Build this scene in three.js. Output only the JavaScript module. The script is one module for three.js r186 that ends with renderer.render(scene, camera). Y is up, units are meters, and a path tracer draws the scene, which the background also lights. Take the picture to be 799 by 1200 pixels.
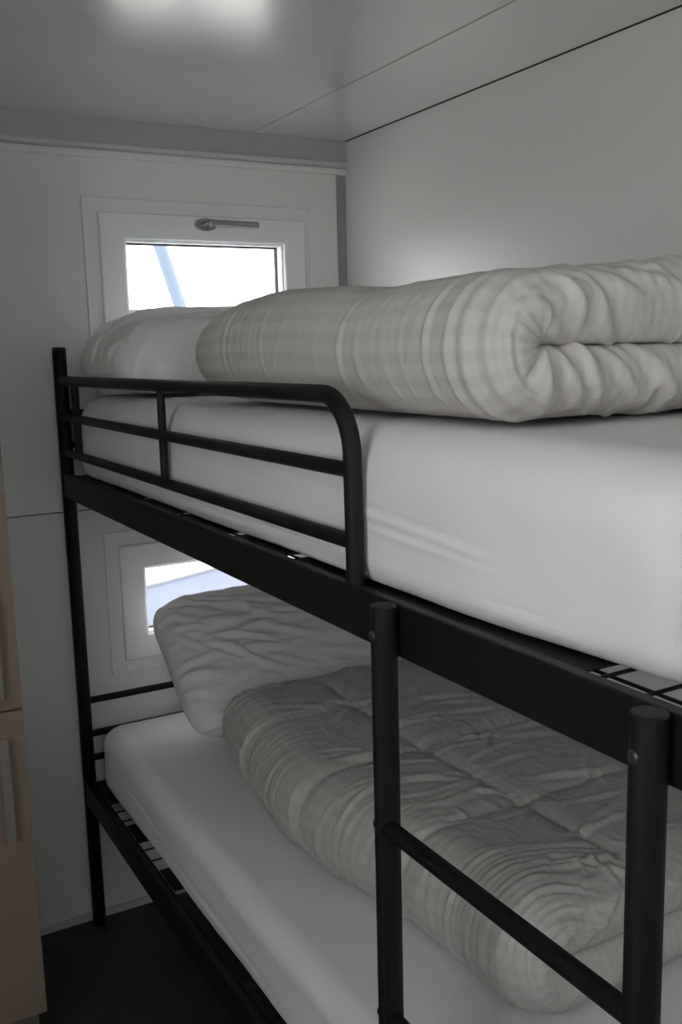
import * as THREE from 'three';
import { mergeGeometries } from 'three/addons/utils/BufferGeometryUtils.js';
import { RoundedBoxGeometry } from 'three/addons/geometries/RoundedBoxGeometry.js';
import { RectAreaLightUniformsLib } from 'three/addons/lights/RectAreaLightUniformsLib.js';
import { ImprovedNoise } from 'three/addons/math/ImprovedNoise.js';

// ---------------------------------------------------------------- camera, sky, exposure
const scene = new THREE.Scene();
const camera = new THREE.PerspectiveCamera(55.62, 799 / 1200, 0.05, 100);
camera.rotation.order = 'YXZ';
camera.position.set(-0.6103, 1.5966, 2.6144);
camera.rotation.set(THREE.MathUtils.degToRad(-9.375), THREE.MathUtils.degToRad(-29.059), THREE.MathUtils.degToRad(-1.474));
scene.background = new THREE.Color(0.965, 0.985, 1.0);          // even overcast sky
scene.backgroundIntensity = 7.0;
const renderer = new THREE.WebGLRenderer({ antialias: true });
renderer.toneMapping = THREE.LinearToneMapping;
renderer.toneMappingExposure = 0.78;
renderer.shadowMap.enabled = true;

RectAreaLightUniformsLib.init();
// two unseen windows for side and back light; area light added at each pane (same size, just inside the glass)
const LX = -1.55, BZ = 3.5;                                    // planes of the left and the back wall
const LW = [1.2, 2.05, 2.1, 2.95];                             // unseen left wall window: y0 y1 z0 z1
const BW = [-0.85, 1.54, -0.25, 2.08];                         // unseen back wall window: x0 y0 x1 y1
function addedLight(name, w, h, at, towards) {  // added area light, on top of the sky through the same pane
  const l = new THREE.RectAreaLight(new THREE.Color(0.965, 0.985, 1.0), 2.6, w, h);
  l.name = name; l.position.set(...at); l.lookAt(...towards); scene.add(l);
}
addedLight('added_light_left_window', LW[3] - LW[2] - 0.1, LW[1] - LW[0] - 0.1, [LX - 0.02, (LW[0] + LW[1]) / 2, (LW[2] + LW[3]) / 2], [0, (LW[0] + LW[1]) / 2, (LW[2] + LW[3]) / 2]);
addedLight('added_light_back_window', BW[2] - BW[0] - 0.1, BW[3] - BW[1] - 0.1, [(BW[0] + BW[2]) / 2, (BW[1] + BW[3]) / 2, BZ + 0.02], [(BW[0] + BW[2]) / 2, (BW[1] + BW[3]) / 2, 0]);

// ---------------------------------------------------------------- helpers
let seed = 12345;
const rnd = () => { seed = (seed * 1664525 + 1013904223) >>> 0; return seed / 4294967296; };
const rr = (a, b) => a + (b - a) * rnd();
const perlin = new ImprovedNoise();
const noise = (x, y, z = 0) => perlin.noise(x, y, z);
const clamp = (v, a, b) => Math.min(b, Math.max(a, v));
const smooth = (a, b, v) => { const t = clamp((v - a) / (b - a), 0, 1); return t * t * (3 - 2 * t); };
const V = (x, y, z) => new THREE.Vector3(x, y, z);
const used = new Map();
function numbered(n) { const k = used.get(n) ?? 0; used.set(n, k + 1); return k ? n + '_' + String(k).padStart(3, '0') : n; }
function mesh(name, geo, material, parent) {
  const g = Array.isArray(geo) ? (geo.length > 1 ? mergeGeometries(geo.map((x) => (x.index ? x.toNonIndexed() : x))) : geo[0]) : geo;
  const m = new THREE.Mesh(g, material);
  m.name = parent ? name : numbered(name); m.castShadow = m.receiveShadow = true;
  (parent ?? scene).add(m);
  return m;
}
function group(name, parent) { const g = new THREE.Group(); g.name = parent ? name : numbered(name); (parent ?? scene).add(g); return g; }
function tag(o, label, category, grp) { o.userData = { label, category }; if (grp) o.userData.group = grp; return o; }
function struct(o, label) { o.userData.kind = 'structure'; if (label) o.userData.label = label; return o; }
// box given by two corners, uv in metres
function box(x0, y0, z0, x1, y1, z1, r = 0) {
  const w = x1 - x0, h = y1 - y0, d = z1 - z0;
  const g = r ? new RoundedBoxGeometry(w, h, d, 3, r) : new THREE.BoxGeometry(w, h, d);
  g.translate((x0 + x1) / 2, (y0 + y1) / 2, (z0 + z1) / 2);
  return metres(g);
}
function metres(g) {
  const n = g.index ? g.toNonIndexed() : g, p = n.attributes.position, q = n.attributes.normal, uv = new Float32Array(p.count * 2);
  for (let i = 0; i < p.count; i++) {
    const ax = Math.abs(q.getX(i)), ay = Math.abs(q.getY(i)), az = Math.abs(q.getZ(i));
    if (ax > ay && ax > az) { uv[2 * i] = p.getZ(i); uv[2 * i + 1] = p.getY(i); }
    else if (ay > az) { uv[2 * i] = p.getX(i); uv[2 * i + 1] = p.getZ(i); }
    else { uv[2 * i] = p.getX(i); uv[2 * i + 1] = p.getY(i); }
  }
  n.setAttribute('uv', new THREE.BufferAttribute(uv, 2));
  return n;
}
// round bar between two points, with softened ends
function bar(a, b, r, seg = 20) {
  const L = a.distanceTo(b), c = Math.min(0.0025, r * 0.3);
  const g = new THREE.LatheGeometry([[0, 0], [r - c, 0], [r - c * 0.3, c * 0.3], [r, c], [r, L - c], [r - c * 0.3, L - c * 0.3], [r - c, L], [0, L]].map((p) => new THREE.Vector2(...p)), seg);
  g.applyQuaternion(new THREE.Quaternion().setFromUnitVectors(V(0, 1, 0), b.clone().sub(a).normalize()));
  return g.translate(a.x, a.y, a.z);
}
// wall sheet in the x-y plane with rectangular holes, from z = -thick to 0, small chamfer
function sheet(x0, y0, x1, y1, holes, thick, bevel = 0.0015) {
  const s = new THREE.Shape([[x0, y0], [x1, y0], [x1, y1], [x0, y1]].map((p) => new THREE.Vector2(...p)));
  for (const [a, b, c, d] of holes) s.holes.push(new THREE.Path([[a, b], [a, d], [c, d], [c, b]].map((p) => new THREE.Vector2(...p))));
  const g = new THREE.ExtrudeGeometry(s, { depth: thick - 2 * bevel, bevelEnabled: true, bevelThickness: bevel, bevelSize: bevel, bevelOffset: -bevel, bevelSegments: 1 });
  return g.translate(0, 0, -thick + bevel);
}
// window ring: rectangle with one rectangular hole, z from z0 to z1
function ring(x0, y0, x1, y1, w, z0, z1, bevel = 0.002) {
  const g = sheet(x0, y0, x1, y1, [[x0 + w, y0 + w, x1 - w, y1 - w]], z1 - z0, bevel);
  return g.translate(0, 0, z1);
}
// ---------------------------------------------------------------- textures
function dataTex(n, fn, srgb, rep) {
  const d = new Uint8Array(n * n * 4);
  for (let y = 0; y < n; y++) for (let x = 0; x < n; x++) {
    const c = fn(x / n, y / n); const o = (y * n + x) * 4;
    for (let k = 0; k < 3; k++) d[o + k] = clamp(Math.round((Array.isArray(c) ? c[k] : c) * 255), 0, 255);
    d[o + 3] = 255;
  }
  const t = new THREE.DataTexture(d, n, n); t.wrapS = t.wrapT = THREE.RepeatWrapping; t.magFilter = THREE.LinearFilter; t.minFilter = THREE.LinearMipmapLinearFilter;
  t.generateMipmaps = true; if (srgb) t.colorSpace = THREE.SRGBColorSpace; t.repeat.set(rep, rep); t.needsUpdate = true;
  return t;
}
// tileable noise: periodic in the unit square
function tile(u, v, f, z = 0) {
  const a = u * f, b = v * f, wu = u, wv = v;
  return noise(a, b, z) * (1 - wu) * (1 - wv) + noise(a - f, b, z) * wu * (1 - wv) + noise(a, b - f, z) * (1 - wu) * wv + noise(a - f, b - f, z) * wu * wv;
}
const weaveBump = dataTex(256, (u, v) => 0.5 + 0.16 * Math.sin(u * 2 * Math.PI * 48) * Math.sin(v * 2 * Math.PI * 48) + 0.35 * tile(u, v, 40) + 0.3 * tile(u, v, 14, 3), false, 8);
const crinkleBump = dataTex(512, (u, v) => {                      // short soft creases, none of them on a lattice
  const wx = 0.07 * tile(u, v, 4, 9) + 0.02 * tile(u, v, 11, 19), wy = 0.07 * tile(u, v, 4, 29) + 0.02 * tile(u, v, 11, 39);
  const a = 1 - Math.min(1, Math.abs(tile(u + wx, v + wy, 7, 1)) * 3.4), b = 1 - Math.min(1, Math.abs(tile(u - wy, v + wx, 13, 5)) * 3);
  return 0.2 + 0.45 * a * a + 0.22 * b * b + 0.1 * tile(u, v, 60, 2);
}, false, 2.3);
const orangePeel = dataTex(256, (u, v) => 0.5 + 0.35 * tile(u, v, 7) + 0.15 * tile(u, v, 30, 4), false, 2.2);
const powderBump = dataTex(128, (u, v) => 0.5 + 0.5 * tile(u, v, 40) + 0.3 * tile(u, v, 18, 7), false, 25);
const laminate = dataTex(512, (u, v) => {
  const g = 0.5 + 0.5 * tile(u, v * 0.06 + 0.2, 60, 2) + 0.5 * tile(u, v * 0.15, 24, 6), m = 0.04 * tile(u, v, 9, 8);
  const k = 0.965 + 0.035 * g + m; return [0.58 * k, 0.51 * k, 0.455 * k];
}, true, 1.3);
const vinyl = dataTex(512, (u, v) => { const g = 0.5 + 0.55 * tile(u, v, 12, 1) + 0.35 * tile(u, v, 50, 3); return [0.19 + 0.07 * g, 0.195 + 0.07 * g, 0.18 + 0.065 * g]; }, true, 1.1);
// satin stripes woven along the duvet: alternate dull and bright bands
const stripeColor = dataTex(512, (u, v) => { const s = smooth(-0.25, 0.25, Math.sin(u * 2 * Math.PI * 16)); const k = 0.974 + 0.026 * s + 0.012 * tile(u, v, 30, 2); return [0.81 * k, 0.795 * k, 0.77 * k]; }, true, 4);
const stripeRough = dataTex(512, (u) => { const s = smooth(-0.25, 0.25, Math.sin(u * 2 * Math.PI * 16)); return 0.84 - 0.18 * s; }, false, 4);

// ---------------------------------------------------------------- materials
const P = (o) => new THREE.MeshPhysicalMaterial(o), S = (o) => new THREE.MeshStandardMaterial(o);
const lin = (r, g, b) => new THREE.Color().setRGB(r, g, b);
const M = {
  wall: P({ color: lin(0.82, 0.83, 0.805), roughness: 0.4, clearcoat: 0.8, clearcoatRoughness: 0.36, bumpMap: orangePeel, bumpScale: 0.0006 }),
  ceiling: P({ color: lin(0.88, 0.89, 0.88), roughness: 0.3, ior: 1.7, clearcoat: 1, clearcoatRoughness: 0.19, bumpMap: orangePeel, bumpScale: 0.0006 }),
  trim: S({ color: lin(0.64, 0.65, 0.64), roughness: 0.3 }),
  cove: S({ color: lin(0.5, 0.505, 0.495), roughness: 0.4 }),
  joint: S({ color: lin(0.06, 0.06, 0.06), roughness: 0.8 }),
  cornerStrip: S({ color: lin(0.33, 0.34, 0.335), roughness: 0.5 }),
  pvc: S({ color: lin(0.86, 0.87, 0.88), roughness: 0.25 }),
  gasket: S({ color: lin(0.02, 0.02, 0.022), roughness: 0.6 }),
  glass: P({ color: 0xffffff, transmission: 1, thickness: 0, roughness: 0, ior: 1.5 }),
  steel: S({ color: lin(0.36, 0.355, 0.34), roughness: 0.28, metalness: 1 }),
  black: P({ color: lin(0.006, 0.006, 0.0056), roughness: 0.5, specularIntensity: 0.6, bumpMap: powderBump, bumpScale: 0.0003 }),
  wire: S({ color: lin(0.006, 0.006, 0.0056), roughness: 0.5 }),
  bolt: S({ color: lin(0.06, 0.06, 0.058), roughness: 0.35, metalness: 0.6 }),
  sheet: P({ color: lin(0.85, 0.82, 0.835), roughness: 0.9, sheen: 0.25, sheenRoughness: 0.6, bumpMap: weaveBump, bumpScale: 0.0004 }),
  pillow: P({ color: lin(0.79, 0.785, 0.775), roughness: 0.8, sheen: 0.2, sheenRoughness: 0.5, bumpMap: crinkleBump, bumpScale: 0.0012 }),
  duvet: P({ map: stripeColor, roughnessMap: stripeRough, roughness: 1, sheen: 0.2, sheenRoughness: 0.5, bumpMap: crinkleBump, bumpScale: 0.0018 }),
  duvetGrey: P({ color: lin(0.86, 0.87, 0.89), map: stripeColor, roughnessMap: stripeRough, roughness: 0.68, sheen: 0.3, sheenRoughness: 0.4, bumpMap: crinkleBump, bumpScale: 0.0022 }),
  laminate: S({ map: laminate, roughness: 0.45 }),
  handle: S({ color: lin(0.33, 0.3, 0.275), roughness: 0.4, metalness: 0.3 }),
  carcass: S({ color: lin(0.16, 0.135, 0.115), roughness: 0.6 }),
  floor: S({ map: vinyl, roughness: 0.6 }),
  ground: S({ color: lin(0.7, 0.68, 0.64), roughness: 0.95 }),  // tone raised so it bounces light up to the ceiling
  brace: S({ color: lin(0.125, 0.165, 0.225), roughness: 0.6 }),
  roof: S({ color: lin(0.068, 0.083, 0.125), roughness: 0.6 }),
  roofEdge: S({ color: lin(0.2, 0.21, 0.22), roughness: 0.6 }),
};

// ---------------------------------------------------------------- the room
const H = 2.208, W = 0.884, TH = 0.08, JOINT = 1.19, GAP = 0.0025, CGAP = 0.006;
struct(mesh('floor', box(LX - TH, -0.1, -TH, W + TH, 0, BZ + TH), M.floor), 'dark grey vinyl floor of the cabin');
const ceiling = struct(group('ceiling'), 'glossy white ceiling of long panels with a fine joint');
const SX = 0.586;
mesh('joint_backing', box(LX - TH, H + 0.0098, -TH, W + TH, H + 0.1, BZ + TH), M.joint, ceiling);
mesh('panel', box(SX + CGAP / 2, H, -0.01, W - 0.003, H + 0.01, BZ, 0.0004), M.ceiling, ceiling);
mesh('panel', box(LX, H, -0.01, SX - CGAP / 2, H + 0.01, BZ, 0.0004), M.ceiling, ceiling);

const WIN = [0.095, 0.75];                                     // both head windows share x
const W1 = [1.612, 2.008], W2 = [0.72, 1.116];
const wallHead = struct(group('wall_head'), 'white panel wall at the head of the bunk bed');
mesh('panel', sheet(LX, JOINT + GAP / 2, W, H, [[WIN[0] + 0.03, W1[0] + 0.03, WIN[1] - 0.03, W1[1] - 0.03]], TH), M.wall, wallHead);
mesh('panel', sheet(LX, 0, W, JOINT - GAP / 2, [[WIN[0] + 0.03, W2[0] + 0.03, WIN[1] - 0.03, W2[1] - 0.03]], TH), M.wall, wallHead);
mesh('joint_backing', box(LX, JOINT - 0.01, -TH + 0.01, W, JOINT + 0.01, -0.003), M.joint, wallHead);
const wallRight = struct(group('wall_right'), 'pale grey panel wall along the far side of the bed');
mesh('panel', box(W, 0, -TH, W + TH, H - 0.0025, BZ), M.wall, wallRight);
mesh('joint_backing', box(W + 0.004, H - 0.01, -TH, W + TH, H + 0.01, BZ), M.joint, wallRight);
// back wall behind the viewer, with an unseen high window placed to light head wall and ceiling
struct(mesh('wall_back', sheet(LX - TH, 0, W + TH, H + 0.02, [BW], TH).translate(0, 0, BZ + TH), M.wall), 'white panel wall behind the viewer');
{
  const w = struct(group('window_4'), 'unseen high white framed window behind the viewer, placed to light the head wall');
  mesh('frame', ring(BW[0], BW[1], BW[2], BW[3], 0.05, BZ - 0.012, BZ + 0.07), M.pvc, w);
  mesh('pane', new THREE.PlaneGeometry(BW[2] - BW[0] - 0.1, BW[3] - BW[1] - 0.1).translate((BW[0] + BW[2]) / 2, (BW[1] + BW[3]) / 2, BZ + 0.03), M.glass, w);
}
// left wall, with an unseen window placed to light the bed from the side
const wallLeft = struct(group('wall_left'), 'white panel wall opposite the bed');
mesh('panel', box(LX - TH, 0, -TH, LX, H + 0.02, LW[2]), M.wall, wallLeft);
mesh('panel', box(LX - TH, 0, LW[3], LX, H + 0.02, BZ), M.wall, wallLeft);
mesh('panel', box(LX - TH, 0, LW[2], LX, LW[0], LW[3]), M.wall, wallLeft);
mesh('panel', box(LX - TH, LW[1], LW[2], LX, H + 0.02, LW[3]), M.wall, wallLeft);
{
  const w = struct(group('window_3'), 'unseen white framed window opposite the bed, placed to light its side');
  const t = (g) => metres(g.rotateY(Math.PI / 2).translate(LX, 0, 0));
  mesh('frame', t(ring(-LW[3], LW[0], -LW[2], LW[1], 0.05, -0.07, 0.012)), M.pvc, w);
  mesh('pane', t(new THREE.PlaneGeometry(LW[3] - LW[2] - 0.1, LW[1] - LW[0] - 0.1).translate(-(LW[2] + LW[3]) / 2, (LW[0] + LW[1]) / 2, -0.03)), M.glass, w);
}
// cornice channel along the head wall, with its rolled lip
{
  const t = struct(group('trim_1'), 'grey metal cornice channel under the ceiling above the head window');
  const pr = [[0, 2.134], [0.012, 2.134], [0.014, 2.146], [0.011, 2.2], [0.014, H - 0.0005], [0, H - 0.0005]];
  const s = new THREE.Shape(pr.map(([z, y]) => new THREE.Vector2(z, y)));
  const g = new THREE.ExtrudeGeometry(s, { depth: W - LX - 0.002, bevelEnabled: false }).rotateY(-Math.PI / 2).translate(W - 0.001, 0, 0);
  mesh('cove', metres(g), M.cove, t);
  mesh('lip', box(LX, 2.131, 0, W - 0.001, 2.145, 0.03, 0.006), M.trim, t);
  mesh('groove', box(LX, 2.1285, 0, W - 0.001, 2.1315, 0.009), M.trim, t);
  mesh('flange', box(LX, 2.112, 0, W - 0.001, 2.1285, 0.012, 0.002), M.wall, t);
}
struct(mesh('trim_2', box(W - 0.03, 0.02, 0, W, 2.112, 0.004, 0.0012), M.cornerStrip), 'grey vertical corner strip between head wall and side wall');
struct(mesh('baseboard_head', box(LX, 0, 0, W, 0.022, 0.008, 0.002), M.trim), 'low grey skirting strip at the head wall');
struct(mesh('baseboard_right', box(W - 0.008, 0, 0.008, W, 0.022, BZ, 0.002), M.trim), 'low grey skirting strip along the side wall');

// ---------------------------------------------------------------- head windows
function headWindow(n, [y0, y1], label) {
  const w = struct(group('window_' + n), label), [x0, x1] = WIN;
  mesh('outer_frame', ring(x0 - 0.004, y0 - 0.004, x1 + 0.004, y1 + 0.004, 0.05, -0.07, 0.008), M.pvc, w);
  const sash = mesh('sash', ring(x0 + 0.034, y0 + 0.034, x1 - 0.016, y1 - 0.034, 0.068, -0.045, 0.024, 0.003), M.pvc, w);
  mesh('glazing_bead', ring(x0 + 0.098, y0 + 0.098, x1 - 0.08, y1 - 0.098, 0.01, -0.03, 0.012, 0.002), M.pvc, sash);
  mesh('gasket', ring(x0 + 0.106, y0 + 0.106, x1 - 0.088, y1 - 0.106, 0.006, -0.032, -0.018, 0.0005), M.gasket, sash);
  mesh('pane', new THREE.PlaneGeometry(x1 - x0 - 0.19, y1 - y0 - 0.208).translate((x0 + x1) / 2 + 0.009, (y0 + y1) / 2, -0.024), M.glass, w);
  const h = group('handle', w), yb = y1 - 0.058, z = 0.024;
  mesh('rosette', new THREE.CylinderGeometry(0.5, 0.5, 0.01, 32).rotateX(Math.PI / 2).scale(0.062, 0.034, 1).translate(0.424, yb, z + 0.005), M.steel, h);
  mesh('neck', bar(V(0.428, yb, z + 0.008), V(0.428, yb, z + 0.05), 0.0105), M.steel, h);
  mesh('lever', box(0.417, yb - 0.0085, z + 0.04, 0.566, yb + 0.0085, z + 0.053, 0.006), M.steel, h);
  return w;
}
headWindow(1, W1, 'small white framed window with lever handle above the upper pillow');
headWindow(2, W2, 'small white framed window behind the lower pillow');

// ---------------------------------------------------------------- outdoors
struct(mesh('ground', new THREE.PlaneGeometry(60, 60).rotateX(-Math.PI / 2).translate(0, -0.5, 0), M.ground), 'pale ground outside the cabin, kept bright to bounce light to the ceiling');
{
  const b = group('diagonal_brace');
  tag(b, 'pale blue diagonal brace seen through the upper window', 'brace');
  const a = V(0.48, 2.55, -1), c = V(1.05, 0.7, -1);
  mesh('tube', bar(a, c, 0.024), M.brace, b);
  mesh('foot', box(1.0, -0.5, -1.06, 1.1, 0.72, -0.94, 0.006), M.brace, b);
  mesh('bracket', box(0.43, 2.5, -1.04, 0.53, 2.6, -0.08, 0.006), M.brace, b);
}
{
  const r = group('low_shed');
  tag(r, 'low blue-grey shed roof seen through the lower window', 'shed');
  mesh('wall', box(-0.4, -0.5, -3.1, 3.2, -0.32, -1.4), M.ground, r);
  // sloping slab: rises away from the cabin and towards the right
  const slope = (g) => { const p = g.attributes.position; for (let i = 0; i < p.count; i++) p.setY(i, p.getY(i) + 0.152 + 0.118 * (p.getX(i) - 1.14) + 0.15 * (p.getZ(i) + 3.2) * -1); g.computeVertexNormals(); return g; };
  const roof = mesh('roof', slope(box(-0.8, -0.03, -3.2, 3.6, 0, -1.15)), M.roof, r);
  mesh('roof_edge', slope(box(-0.82, -0.05, -3.24, 3.62, 0.012, -3.2)), M.roofEdge, roof);
}

// ---------------------------------------------------------------- cupboard
{
  const c = group('tall_cupboard');
  tag(c, 'tall beige laminate cupboard with flat bar handles at the left edge', 'cupboard');
  const x1 = -0.246, x0 = x1 - 0.6, zf = 0.516;
  mesh('body', box(x0, 0.12, 0.01, x1, 2.02, zf - 0.019, 0.001), M.laminate, c);
  mesh('plinth', box(x0 + 0.005, 0, 0.02, x1 - 0.012, 0.12, zf - 0.05), M.carcass, c);
  for (const [a, b, hy0, hy1] of [[0.123, 0.849, 0.565, 0.798], [0.853, 2.018, 0.885, 1.12]]) {
    const d = mesh('door', box(x0 + 0.001, a, zf - 0.018, x1 - 0.001, b, zf, 0.0015), M.laminate, c);
    const h = group('handle', d), hx = x1 - 0.05;
    h.name = 'handle';
    mesh('grip', box(hx - 0.011, hy0, zf + 0.022, hx + 0.011, hy1, zf + 0.029, 0.003), M.handle, h);
    for (const y of [hy0 + 0.02, hy1 - 0.02]) mesh('stand', box(hx - 0.008, y - 0.008, zf, hx + 0.008, y + 0.008, zf + 0.024, 0.002), M.handle, h);
  }
}

// ---------------------------------------------------------------- bunk bed
const PZ0 = 0.035, PZ1 = 2.165, RX = 0.848;
const bed = tag(group('bunk_bed'), 'black metal bunk bed with guard rail and ladder', 'bunk bed');
for (const [x, z] of [[0, PZ0], [RX, PZ0], [0, PZ1], [RX, PZ1]]) {
  const p = mesh('post', bar(V(x, 0, z), V(x, 1.62, z), 0.0175, 28), M.black, bed);
  mesh('cap', new THREE.CylinderGeometry(0.016, 0.018, 0.006, 24).translate(x, 1.623, z), M.black, p);
}
// angle-iron side beams: upright face and an inward flange that carries the wire base
function beam(x, dir, y0, y1, za, zb) {
  const pr = [[0, y0 + 0.002], [0.002, y0], [0.004, y0 + 0.002], [0.004, y1 - 0.016], [0.028, y1 - 0.016], [0.028, y1 - 0.013], [0.016, y1 - 0.0125], [0.016, y1 - 0.002], [0.0145, y1 - 0.0004], [0.012, y1], [0.003, y1], [0.0008, y1 - 0.0008], [0, y1 - 0.003]];
  const s = new THREE.Shape(pr.map(([u, v]) => new THREE.Vector2(x + dir * u, v)));
  return metres(new THREE.ExtrudeGeometry(s, { depth: zb - za, bevelEnabled: false }).translate(0, 0, za));
}
const LEV = [[0.37, 0.436], [1.236, 1.301]];
for (const [y0, y1] of LEV) {
  mesh('side_beam', beam(-0.014, 1, y0, y1, PZ0 + 0.012, PZ1 - 0.012), M.black, bed);
  mesh('side_beam', beam(RX + 0.014, -1, y0, y1, PZ0 + 0.012, PZ1 - 0.012), M.black, bed);
  for (const z of [PZ0, PZ1]) mesh('end_beam', box(0.012, y0 + 0.01, z - 0.009, RX - 0.012, y1 - 0.012, z + 0.009, 0.002), M.black, bed);
  // wire base
  const ws = [], yw = y1 - 0.0185;
  for (let x = 0.046; x < RX - 0.02; x += 0.0505) ws.push(bar(V(x, yw, PZ0), V(x, yw, PZ1), 0.0021, 6));
  for (let z = PZ0 + 0.03; z < PZ1; z += 0.0575) ws.push(bar(V(-0.008, yw + 0.0035, z), V(RX + 0.008, yw + 0.005, z), 0.0021, 6));
  // flat dark strips under the mattress edge, with the gaps that let light through
  const gaps = y0 > 1 ? [0.557, 0.815, 1.081, 1.31] : [0.257, 0.508, 0.76, 1.01, 1.26, 1.52], gw = y0 > 1 ? 0.016 : 0.075;
  let za = PZ0 + 0.02;
  for (const zg of [...gaps, 1.95 + gw]) { mesh('dark_strip', box(0.0145, y1 - 0.0125, za, 0.075, y1 - 0.0105, zg - gw), M.wire, bed); za = zg + gw; }
  const wm = mesh('wire_base', ws, M.wire, bed); wm.userData.kind = 'stuff';
}
// headboard and footboard bars
for (const z of [PZ0, PZ1]) for (const y of [0.5, 0.57, 0.666, 1.372, 1.455, 1.538]) mesh('crossbar', bar(V(0, y, z), V(RX, y, z), 0.0095), M.black, bed);
// guard rail at the head end of the upper bunk
{
  const g = group('guard_rail', bed), yT = 1.5425, zE = 1.549, rB = 0.072;
  const path = new THREE.CurvePath();
  path.add(new THREE.LineCurve3(V(0, yT - 0.002, PZ0 + 0.01), V(0, yT, zE - rB)));
  path.add(new THREE.CubicBezierCurve3(V(0, yT, zE - rB), V(0, yT, zE - rB * 0.448), V(0, yT - rB * 0.552, zE - 0.001), V(0, yT - rB, zE)));
  path.add(new THREE.LineCurve3(V(0, yT - rB, zE), V(0, 1.27, zE + 0.002)));
  mesh('bent_tube', new THREE.TubeGeometry(path, 160, 0.0122, 20), M.black, g);
  mesh('rail', bar(V(0, 1.447, PZ0 + 0.01), V(0, 1.447, zE), 0.0103), M.black, g);
  mesh('rail', bar(V(0, 1.354, PZ0 + 0.01), V(0, 1.354, zE), 0.0103), M.black, g);
  mesh('upright', bar(V(0.001, yT, 0.816), V(0.001, 1.354, 0.816), 0.008), M.black, g);
  mesh('upright', bar(V(0.001, yT, 0.165), V(0.001, 1.354, 0.165), 0.0095), M.black, g);
}
// ladder bolted to the front beam
{
  const l = group('ladder', bed), x = -0.0305, zs = [1.668, 2.078];
  for (const z of zs) {
    const p = mesh('ladder_post', bar(V(x, 0, z), V(x, 1.302, z), 0.016, 32), M.black, l);
    const b = mesh('bolt', new THREE.SphereGeometry(0.0062, 16, 10).scale(0.45, 1, 1).translate(x - 0.0158, 1.266, z - 0.001), M.bolt, p);
  }
  for (const y of [1.025, 0.77, 0.515, 0.26]) mesh('rung', bar(V(x - 0.004, y, zs[0] - 0.012), V(x - 0.004, y, zs[1]), 0.0108), M.black, l);
}

// ---------------------------------------------------------------- soft goods
// A grid of heights that folds (ridges with a valley beside them) are drawn into.
class Field {
  constructor(a0, a1, b0, b1, na, nb) { Object.assign(this, { a0, a1, b0, b1, na, nb, v: new Float32Array(na * nb) }); }
  fold(ca, cb, ang, len, wid, amp, curve = 0) {
    const { a0, a1, b0, b1, na, nb, v } = this, da = (a1 - a0) / (na - 1), db = (b1 - b0) / (nb - 1), R = len + 4 * wid, c = Math.cos(ang), s = Math.sin(ang);
    const i0 = Math.max(0, Math.floor((ca - R - a0) / da)), i1 = Math.min(na - 1, Math.ceil((ca + R - a0) / da)), j0 = Math.max(0, Math.floor((cb - R - b0) / db)), j1 = Math.min(nb - 1, Math.ceil((cb + R - b0) / db));
    for (let j = j0; j <= j1; j++) for (let i = i0; i <= i1; i++) {
      const x = a0 + i * da - ca, y = b0 + j * db - cb, p = x * c + y * s, q = (-x * s + y * c - curve * p * p) / wid, e = p / len;
      if (e < -1 || e > 1 || q > 4 || q < -4) continue;
      const win = (1 - e * e) ** 2;
      v[j * na + i] += amp * win * (Math.exp(-q * q) - 0.45 * Math.exp(-(q - 1.6) * (q - 1.6)));
    }
  }
  at(i, j) { return this.v[j * this.na + i]; }
}
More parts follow.
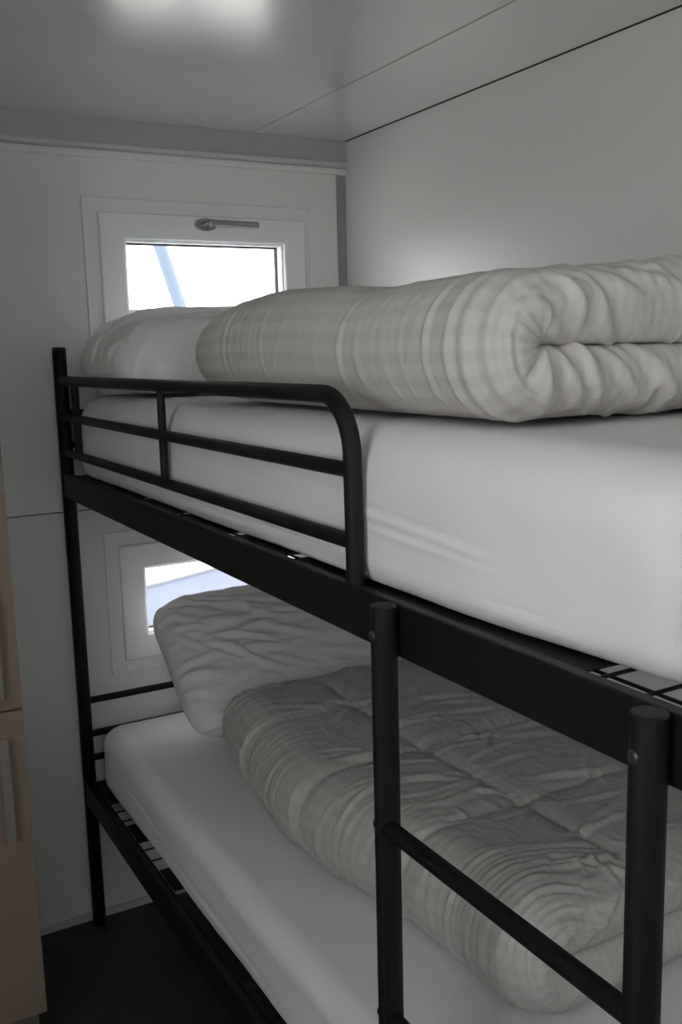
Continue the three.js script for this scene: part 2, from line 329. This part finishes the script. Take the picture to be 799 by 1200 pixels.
// Thick soft sheet: a middle surface and a half thickness that runs out at its rims; one field of folds runs over the outer face,
// round the far rim (b = b1) and back over the inner face, so that folds carry on round the edge. Folds push along the true normal.
function softBody(na, nb, a0, a1, b0, b1, mid, half, field) {
  const da = (a1 - a0) / (na - 1), db = (b1 - b0) / (nb - 1), N = na * nb, pos = new Float32Array(N * 3), t = V(0, 0, 0), A = V(0, 0, 0), B = V(0, 0, 0), Q = V(0, 0, 0);
  for (let j = 0; j < nb; j++) for (let i = 0; i < na; i++) { mid(a0 + i * da, b0 + j * db, t); t.toArray(pos, (j * na + i) * 3); }
  const get = (i, j, o) => o.fromArray(pos, (j * na + i) * 3), rim = (i, j) => i === 0 || j === 0 || i === na - 1 || j === nb - 1;
  const out = new Float32Array(N * 6), uv = new Float32Array(N * 4), idx = new Uint32Array((na - 1) * (nb - 1) * 12);
  for (let j = 0; j < nb; j++) for (let i = 0; i < na; i++) {
    get(Math.min(i + 1, na - 1), j, A).sub(get(Math.max(i - 1, 0), j, Q)); get(i, Math.min(j + 1, nb - 1), B).sub(get(i, Math.max(j - 1, 0), Q)); A.cross(B).normalize();
    const o = j * na + i, a = a0 + i * da, b = b0 + j * db;
    for (let k = 0; k < 2; k++) {
      const d = rim(i, j) ? 0 : (k ? -1 : 1) * half(a, b, k), p = (k * N + o) * 3;
      out[p] = pos[o * 3] + A.x * d; out[p + 1] = pos[o * 3 + 1] + A.y * d; out[p + 2] = pos[o * 3 + 2] + A.z * d;
      uv[(k * N + o) * 2] = a; uv[(k * N + o) * 2 + 1] = k ? 2 * b1 - b : b;
    }
  }
  let n = 0;
  for (let k = 0; k < 2; k++) for (let j = 0; j < nb - 1; j++) for (let i = 0; i < na - 1; i++) {
    const p = k * N + j * na + i, q = p + 1, r = p + na, s = r + 1;
    idx.set(k ? [p, r, q, q, r, s] : [p, q, r, q, s, r], n); n += 6;
  }
  const g = new THREE.BufferGeometry();
  g.setAttribute('position', new THREE.BufferAttribute(out, 3)); g.setAttribute('uv', new THREE.BufferAttribute(uv, 2)); g.setIndex(new THREE.BufferAttribute(idx, 1));
  const key = new THREE.BufferGeometry(); key.setAttribute('position', g.attributes.position);
  key.setIndex(new THREE.BufferAttribute(idx.map((v) => { if (v < N) return v; const o = v - N, i = o % na, j = (o - i) / na; return rim(i, j) ? o : v; }), 1));
  const normals = () => { key.deleteAttribute('normal'); key.computeVertexNormals(); const kn = key.attributes.normal; for (let o = 0; o < N; o++) { const i = o % na, j = (o - i) / na; if (rim(i, j)) kn.setXYZ(o + N, kn.getX(o), kn.getY(o), kn.getZ(o)); } return kn; };
  let nn = normals();
  for (let k = 0; k < 2; k++) for (let j = 0; j < nb; j++) for (let i = 0; i < na; i++) {
    const fade = smooth(0, 4, Math.min(i, na - 1 - i)) * smooth(0, 4, j), v = k * N + j * na + i, d = field.at(i, k ? 2 * nb - 2 - j : j) * fade;
    for (let m = 0; m < 3; m++) out[v * 3 + m] += nn.array[v * 3 + m] * d;
  }
  nn = normals();
  g.setAttribute('normal', nn);
  return g;
}
const fieldFor = (na, nb, a0, a1, b0, b1) => new Field(a0, a1, b0, 2 * b1 - b0, na, 2 * nb - 1);
// Mattress in its fitted sheet: rings of a rounded rectangle run from the middle of the top down to the middle of the bottom.
function mattress(x0, x1, z0, z1, y0, y1, rc, re, folds) {
  const nu = 720, prof = [], rb = 0.036;
  for (const d of [0.4, 0.33, 0.26, 0.2, 0.16, 0.13, 0.11, 0.09]) prof.push([d, y1]);
  for (let k = 0; k <= 10; k++) { const a = k / 10 * Math.PI / 2; prof.push([re - re * Math.sin(a), y1 - re + re * Math.cos(a)]); }
  const n = 46; for (let k = 1; k < n; k++) prof.push([0, y1 - re + (y0 + rb - (y1 - re)) * k / n]);
  for (let k = 0; k <= 8; k++) { const a = k / 8 * Math.PI / 2; prof.push([rb - rb * Math.cos(a), y0 + rb - rb * Math.sin(a)]); }
  for (const d of [0.06, 0.12, 0.2, 0.3, 0.4]) prof.push([d, y0]);
  const cx = (x0 + x1) / 2, cz = (z0 + z1) / 2, hx = (x1 - x0) / 2, hz = (z1 - z0) / 2;
  const per = 4 * (hx + hz - 2 * rc) + 2 * Math.PI * rc;
  function edge(s, inset) {                                    // point and outward normal at arc length s, ring drawn in by inset
    const ix = hx - rc, iz = hz - rc, q = Math.PI * rc / 2; let px, pz, nx, nz, r = rc - inset, ex = 0, L = s;
    const rr_ = Math.max(r, 0), over = Math.max(-r, 0), jx = Math.max(ix - over, 0), jz = Math.max(iz - over, 0), f = (v, i, j) => (i ? v * j / i : 0);
    const seg = [[2 * iz, 0], [q, 1], [2 * ix, 2], [q, 3], [2 * iz, 4], [q, 5], [2 * ix, 6], [q, 7]];
    for (const [len, k] of seg) {
      if (L > len && k < 7) { L -= len; continue; }
      const c = k >> 1;
      if (k % 2 === 0) { const v = L - len / 2; if (c === 0) { nx = -1; nz = 0; px = -jx; pz = f(v, iz, jz); } else if (c === 1) { nx = 0; nz = 1; px = f(v, ix, jx); pz = jz; } else if (c === 2) { nx = 1; nz = 0; px = jx; pz = -f(v, iz, jz); } else { nx = 0; nz = -1; px = -f(v, ix, jx); pz = -jz; } }
      else { const a = L / len * Math.PI / 2, [bx, bz] = [[-1, 1], [1, 1], [1, -1], [-1, -1]][c], [ax, az] = [[-1, 0], [0, 1], [1, 0], [0, -1]][c], [cx_, cz_] = [[0, 1], [1, 0], [0, -1], [-1, 0]][c]; nx = ax * Math.cos(a) + cx_ * Math.sin(a); nz = az * Math.cos(a) + cz_ * Math.sin(a); px = bx * jx; pz = bz * jz; }
      break;
    }
    return [cx + px + nx * rr_, cz + pz + nz * rr_, nx, nz];
  }
  const F = new Field(0, per, 0, 1, nu + 1, prof.length), nv = prof.length, pos = [], uv = [], idx = [];
  let vlen = [0]; for (let v = 1; v < nv; v++) vlen.push(vlen[v - 1] + Math.hypot(prof[v][0] - prof[v - 1][0], prof[v][1] - prof[v - 1][1]));
  for (let v = 0; v < nv; v++) for (let u = 0; u <= nu; u++) {
    const s = (u % nu) / nu * per, [d, y] = prof[v], [px, pz, nx, nz] = edge(s, d), up = v < 14 ? 1 - smooth(6, 16, v) : 0, side = smooth(8, 18, v) * (1 - smooth(nv - 6, nv - 1, v));
    let h = 0.004 * noise(px * 3, y * 5, pz * 3) + 0.0012 * noise(px * 14, y * 22, pz * 14) * side;
    h += folds(px, y, pz, nx, nz) * side;
    pos.push(px + nx * h * side, y + (0.002 * noise(px * 5, 2.3, pz * 5)) * up, pz + nz * h * side);
    uv.push(u / nu * per, vlen[v]);
  }
  for (let v = 0; v < nv - 1; v++) for (let u = 0; u < nu; u++) { const a = v * (nu + 1) + u, b = a + 1, c = a + nu + 1, d = c + 1; idx.push(a, b, c, b, d, c); }
  for (const [v, flip] of [[0, 1], [nv - 1, 0]]) {             // close the middle of top and bottom
    const k = pos.length / 3; pos.push(cx, prof[v][1], cz); uv.push(per / 2, vlen[v]);
    for (let u = 0; u < nu; u++) { const a = v * (nu + 1) + u; flip ? idx.push(a, k, a + 1) : idx.push(a, a + 1, k); }
  }
  const g = new THREE.BufferGeometry();
  g.setAttribute('position', new THREE.Float32BufferAttribute(pos, 3)); g.setAttribute('uv', new THREE.Float32BufferAttribute(uv, 2)); g.setIndex(idx); g.computeVertexNormals();
  const no = g.attributes.normal; for (let v = 0; v < nv; v++) no.setXYZ(v * (nu + 1) + nu, no.getX(v * (nu + 1)), no.getY(v * (nu + 1)), no.getZ(v * (nu + 1)));
  return g;
}
// a crease of the sheet on the long front side: from (z, y) to (z, y)
const crease = (z, y, [za, ya, zb, yb, w, a]) => { const dz = zb - za, dy = yb - ya, L = Math.hypot(dz, dy), t = ((z - za) * dz + (y - ya) * dy) / (L * L), d = (-(z - za) * dy + (y - ya) * dz) / L / w, e = 2 * t - 1; if (e < -1 || e > 1 || Math.abs(d) > 4) return 0; return a * (1 - e * e) * (Math.exp(-d * d) - 0.7 * Math.exp(-(d - 1.5) * (d - 1.5))); };
const upperCreases = [[1.45, 1.395, 1.86, 1.372, 0.006, 0.0022], [1.5, 1.375, 1.84, 1.36, 0.005, 0.0014], [1.75, 1.322, 1.98, 1.312, 0.006, 0.0016], [0.1, 1.36, 0.85, 1.335, 0.007, 0.004], [0.5, 1.33, 1.5, 1.318, 0.006, 0.004], [1.0, 1.345, 1.55, 1.33, 0.005, 0.003], [0.12, 1.43, 0.5, 1.42, 0.008, 0.003], [0.9, 1.44, 1.5, 1.40, 0.008, 0.0016], [1.15, 1.31, 1.62, 1.302, 0.005, 0.004]];
tag(mesh('mattress', mattress(0.016, 0.836, 0.058, 2.115, 1.292, 1.502, 0.1, 0.07, (x, y, z, nx) => (x < 0.4 ? -0.016 * smooth(1.75, 2.06, z) * (1 - smooth(1.29, 1.42, y)) : 0) + (nx < -0.5 ? upperCreases.reduce((s, c) => s + crease(z, y, c), 0) : 0)), M.sheet), 'white sheeted mattress on the upper bunk', 'mattress');
const lowerCreases = [[0.2, 0.52, 0.7, 0.5, 0.008, 0.0015], [0.6, 0.48, 1.2, 0.47, 0.008, 0.0015]];
tag(mesh('mattress', mattress(0.022, 0.836, 0.062, 2.06, 0.429, 0.602, 0.07, 0.045, (x, y, z, nx) => (nx < -0.5 ? lowerCreases.reduce((s, c) => s + crease(z, y, c), 0) : 0)), M.sheet), 'white sheeted mattress on the lower bunk', 'mattress');

// ---------------------------------------------------------------- pillows
function pillow(w, d, hh, under, folds, sag) {
  const na = 220, nb = 160, F = fieldFor(na, nb, -w / 2, w / 2, -d / 2, d / 2);
  for (const f of folds) F.fold(...f);
  for (let j = 0; j < 2 * nb - 1; j++) for (let i = 0; i < na; i++) { const a = i / na * w, b = j / nb * d; F.v[j * na + i] += 0.008 * noise(a * 7, b * 7, 4.2) + 0.002 * noise(a * 22, b * 22, 1.2); }
  const ease = (u) => Math.sin(u * Math.PI / 2) * 0.35 + u * 0.65;   // rows crowd towards the rims, where the pillow turns
  const mid = (a, b, o) => { const u = ease(2 * a / w), v = ease(2 * b / d), c = 1 - 0.11 * u ** 4 * v ** 4; return o.set(-u * w / 2 * c * (1 - 0.04 * (1 - v * v) * Math.abs(u)), sag(u, v), v * d / 2 * c * (1 - 0.04 * (1 - u * u) * Math.abs(v))); };
  const half = (a, b, k) => { const u = Math.min(1, Math.abs(ease(2 * a / w))), v = Math.min(1, Math.abs(ease(2 * b / d))); return (k ? under : hh) * (1 - u ** 4.5) ** 0.5 * (1 - v ** 3) ** 0.5; };
  return softBody(na, nb, -w / 2, w / 2, -d / 2, d / 2, mid, half, F);
}
{
  const fs = []; for (let k = 0; k < 60; k++) fs.push([rr(-0.3, 0.3), rr(-0.15, 0.3), rr(-0.5, 0.6), rr(0.05, 0.16), rr(0.006, 0.014), rr(-0.004, 0.006), rr(-1, 1)]);
  for (let k = 0; k < 16; k++) fs.push([rr(0.22, 0.34), rr(-0.1, 0.28), rr(-0.9, 0.9), rr(0.04, 0.1), rr(0.006, 0.012), rr(0.002, 0.007), rr(-2, 2)]);
  const p = mesh('pillow', pillow(0.73, 0.46, 0.14, 0.05, fs, (u, v) => -0.012 * u * u), M.pillow);
  p.position.set(0.375, 1.574, 0.3); p.rotation.set(0.08, 0, 0.02);
  tag(p, 'plump white pillow on the upper bunk below the window handle', 'pillow');
}
{
  const fs = []; for (let k = 0; k < 60; k++) fs.push([rr(-0.3, 0.33), rr(-0.2, 0.25), rr(-0.35, 0.3), rr(0.06, 0.2), rr(0.006, 0.012), rr(0.002, 0.008), rr(-1.2, 1.2)]);
  for (let k = 0; k < 34; k++) fs.push([rr(0.02, 0.3), rr(-0.17, 0.08), rr(-0.75, -0.15), rr(0.05, 0.13), rr(0.006, 0.011), rr(0.004, 0.01), rr(-1.5, 1.5)]);
  const p = mesh('pillow', pillow(0.71, 0.45, 0.1, 0.1, fs, (u, v) => -0.02 * v * v), M.pillow);
  p.position.set(0.52, 0.785, 0.25); p.rotation.set(0.64, 0, 0);
  tag(p, 'creased white pillow propped below the lower window', 'pillow');
}

// ---------------------------------------------------------------- folded duvets
// The quilt lies doubled: over the top, round a soft fold at the front edge, and back underneath.
// a runs from the back edge over the top, round the fold and back; b runs along the bed, following the swell of both ends.
function duvet({ xf, xb, z0, z1, y0, th, seamS, seamZ, headRound, footRound, wave, front, fill }) {
  const hb = th, r = hb, cx = xf + 2 * hb, top = xb - cx, arc = Math.PI * r, L = 2 * top + arc, step = 0.0042;
  const lh = 0.8 * (headRound + hb), lf = 0.8 * (footRound + hb), flat = z1 - z0 - headRound - footRound, lz = lh + flat + lf;
  const na = Math.round(L / step), nb = Math.round(lz / step), cy = y0 + 2 * hb;
  const F = fieldFor(na, nb, 0, L, 0, lz);
  const zOf = (b) => (b < lh ? z0 + headRound * (1 - Math.cos(b / lh * Math.PI / 2)) : b < lh + flat ? z0 + headRound + b - lh : z1 - footRound * (1 - Math.sin(Math.min(1, (b - lh - flat) / lf) * Math.PI / 2)));
  const bOf = (z) => { let lo = 0, hi = lz; for (let k = 0; k < 40; k++) { const m = (lo + hi) / 2; if (zOf(m) < z) lo = m; else hi = m; } return lo; };
  fill(F, { top, arc, L, lz, bOf });
  const lift = (a, z) => 0.006 * noise(a * 2.2 + 5, z * 2.6, 0.5) + wave(z, xb - Math.min(a, top));   // the upper layer rises and dips
  const mid = (a, b, o) => {
    const z = zOf(b), sag = lift(a, z);
    if (a < top) o.set(xb - a, cy + r + sag, z);
    else if (a > top + arc) o.set(cx + (a - top - arc), cy - r, z);
    else { const q = (a - top) / r; o.set(cx - r * Math.sin(q), cy + r * Math.cos(q) + sag * (1 - q / Math.PI), z); }
    o.x += front(z) * (1 - smooth(0, 0.45, o.x - xf));
    return o;
  };
  const half = (a, b, k) => {
    const z = zOf(b), e = 0.03, da = Math.min(a, L - a), u = clamp(1 - da / e, 0, 1);
    const v = k ? clamp(Math.max(1 - (z1 - z) / e, 1 - (z - z0) / e), 0, 1) : clamp(Math.max(1 - (z1 - z) / footRound, 1 - (z - z0) / headRound), 0, 1), d = Math.min(1, Math.hypot(u, v));
    let h = hb * Math.sqrt(1 - d * d);
    if (!k) { for (const s of seamS) h -= 0.012 * Math.exp(-(Math.abs((a - s) / 0.016) ** 1.3)) * (1 - d); for (const t of seamZ) h -= 0.012 * Math.exp(-(Math.abs((z - t) / 0.016) ** 1.3)) * (1 - d); }
    if (k && a < top + arc / 2) h += lift(a, z) * smooth(0, hb, h) * (a < top ? 1 : 1 - (a - top) / (arc / 2));
    return Math.max(0, k ? h * 0.985 : h);
  };
  return softBody(na, nb, 0, L, 0, lz, mid, half, F);
}
{
  const g = duvet({ xf: 0.05, xb: 0.84, z0: 0.8, z1: 1.765, y0: 1.51, th: 0.0435, seamS: [0.3], seamZ: [], headRound: 0.2, footRound: 0.075, front: () => 0,
    wave: (z, x) => 0.019 * Math.exp(-(((z - 1.13) / 0.17) ** 2)) + 0.007 * Math.exp(-(((z - 1.3) / 0.08) ** 2)) - 0.003 * Math.exp(-(((z - 1.43) / 0.06) ** 2)) + 0.001 + 0.02 * smooth(0.12, 0.45, x) * smooth(1.4, 1.7, z),
    fill(F, { top, arc, L, lz, bOf }) {
      const c = top + arc / 2;
      for (const [z, l, w, h] of [[1.02, 0.06, 0.004, 0.003], [1.045, 0.045, 0.003, 0.0015], [1.17, 0.055, 0.004, 0.0025], [1.43, 0.06, 0.0045, 0.003], [1.64, 0.08, 0.005, 0.003], [1.585, 0.05, 0.004, 0.0015]]) F.fold(c - 0.01, bOf(z), rr(-0.06, 0.06), l, w, h, rr(-1, 1));
      for (let k = 0; k < 16; k++) F.fold(c + rr(-0.06, 0.06), rr(0.15, lz - 0.08), rr(-0.15, 0.15), rr(0.04, 0.1), rr(0.003, 0.006), rr(0.0005, 0.0013), rr(-1.5, 1.5));
      // folds that fan out from the mouth of the fold round the near end, over both layers
      for (let k = 0; k < 15; k++) F.fold(top + 0.01 - k * 0.042 + rr(-0.012, 0.012), lz - 0.005 + rr(-0.025, 0.02), Math.PI / 2 + 0.55 + rr(-0.3, 0.3), rr(0.06, 0.11), rr(0.008, 0.015), rr(0.004, 0.009), rr(-4, 4));
      for (let k = 0; k < 15; k++) F.fold(top + arc - 0.01 + k * 0.042 + rr(-0.012, 0.012), lz - 0.005 + rr(-0.025, 0.02), Math.PI / 2 + 0.6 + rr(-0.3, 0.3), rr(0.06, 0.1), rr(0.008, 0.014), rr(0.004, 0.008), rr(-4, 4));
      for (let k = 0; k < 9; k++) F.fold(top + arc * (0.06 + 0.11 * k), lz + 0.005, Math.PI / 2 + rr(-0.25, 0.25), rr(0.04, 0.07), rr(0.005, 0.008), rr(0.002, 0.005), rr(-5, 5));
      for (const [t, h] of [[0.02, 0.005], [0.045, 0.006], [0.075, 0.004], [0.1, 0.004]]) F.fold(c + rr(-0.03, 0.03), lz - t, rr(-0.1, 0.1), rr(0.08, 0.12), rr(0.005, 0.008), h, rr(-2, 0));
      for (let k = 0; k < 90; k++) { const up = rnd() < 0.5; F.fold(up ? rr(0.05, top) : rr(top + arc, L - 0.05), lz + rr(-0.1, 0.05), Math.PI / 2 + rr(-0.3, 1.1), rr(0.02, 0.06), rr(0.004, 0.008), rr(0.0015, 0.0048), rr(-6, 6)); }
      for (let k = 0; k < 40; k++) F.fold(rr(0.1, top), rr(0.05, lz), rr(-1.5, 1.5), rr(0.05, 0.15), rr(0.006, 0.012), rr(-0.003, 0.003), rr(-1, 1));
    } });
  tag(mesh('duvet', g, M.duvet), 'cream striped duvet folded over on the upper bunk', 'duvet');
}
{
  const g = duvet({ xf: 0.195, xb: 0.855, z0: 0.48, z1: 1.65, y0: 0.61, th: 0.049, seamS: [0.13, 0.4], seamZ: [0.76, 1.05, 1.34], headRound: 0.22, footRound: 0.09, wave: () => 0,
    front: (z) => -0.06 * Math.exp(-(((z - 1.0) / 0.28) ** 2)),
    fill(F, { top, arc, L, lz, bOf }) {
      const c = top + arc / 2;
      for (let k = 0; k < 100; k++) F.fold(c + rr(-0.1, 0.08), rr(0.03, lz - 0.05), rr(-0.35, 0.35), rr(0.03, 0.1), rr(0.003, 0.006), rr(0.001, 0.0038), rr(-2.5, 2.5));
      // pleats gathered in rings round the mouth of the fold at the near end
      for (let k = 0; k < 17; k++) { const q = 0.035 + k * 0.0125; F.fold(top + arc * 0.22 + rr(-0.01, 0.01), lz + 0.035 - q, rr(-0.05, 0.05), q * rr(0.85, 1.1), rr(0.0042, 0.0055), rr(0.005, 0.0085) * (1 - k / 34), 0.42 / q); }
      for (let k = 0; k < 9; k++) { const q = 0.03 + k * 0.012; F.fold(top + arc * 0.9 + rr(-0.01, 0.01), lz + 0.02 - q, rr(-0.1, 0.1), q * rr(0.7, 1.0), rr(0.004, 0.005), rr(0.004, 0.006), 0.42 / q); }
      for (let k = 0; k < 130; k++) F.fold(rr(0.02, top), rr(0.02, lz), rr(-0.6, 0.9), rr(0.04, 0.12), rr(0.004, 0.01), rr(0.0015, 0.0065), rr(-2, 2));
      for (let k = 0; k < 60; k++) F.fold(rr(0.02, top), bOf([0.76, 1.05, 1.34][k % 3]) + rr(-0.03, 0.03), Math.PI / 2 + rr(-0.4, 0.4), rr(0.02, 0.05), rr(0.004, 0.007), rr(0.001, 0.003));
      for (let k = 0; k < 50; k++) F.fold(rr(0.05, top), lz + rr(-0.12, 0.04), rr(0, Math.PI), rr(0.02, 0.06), rr(0.004, 0.008), rr(0.001, 0.004), rr(-6, 6));
    } });
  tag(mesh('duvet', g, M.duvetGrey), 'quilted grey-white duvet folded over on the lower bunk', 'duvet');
}
renderer.render(scene, camera);
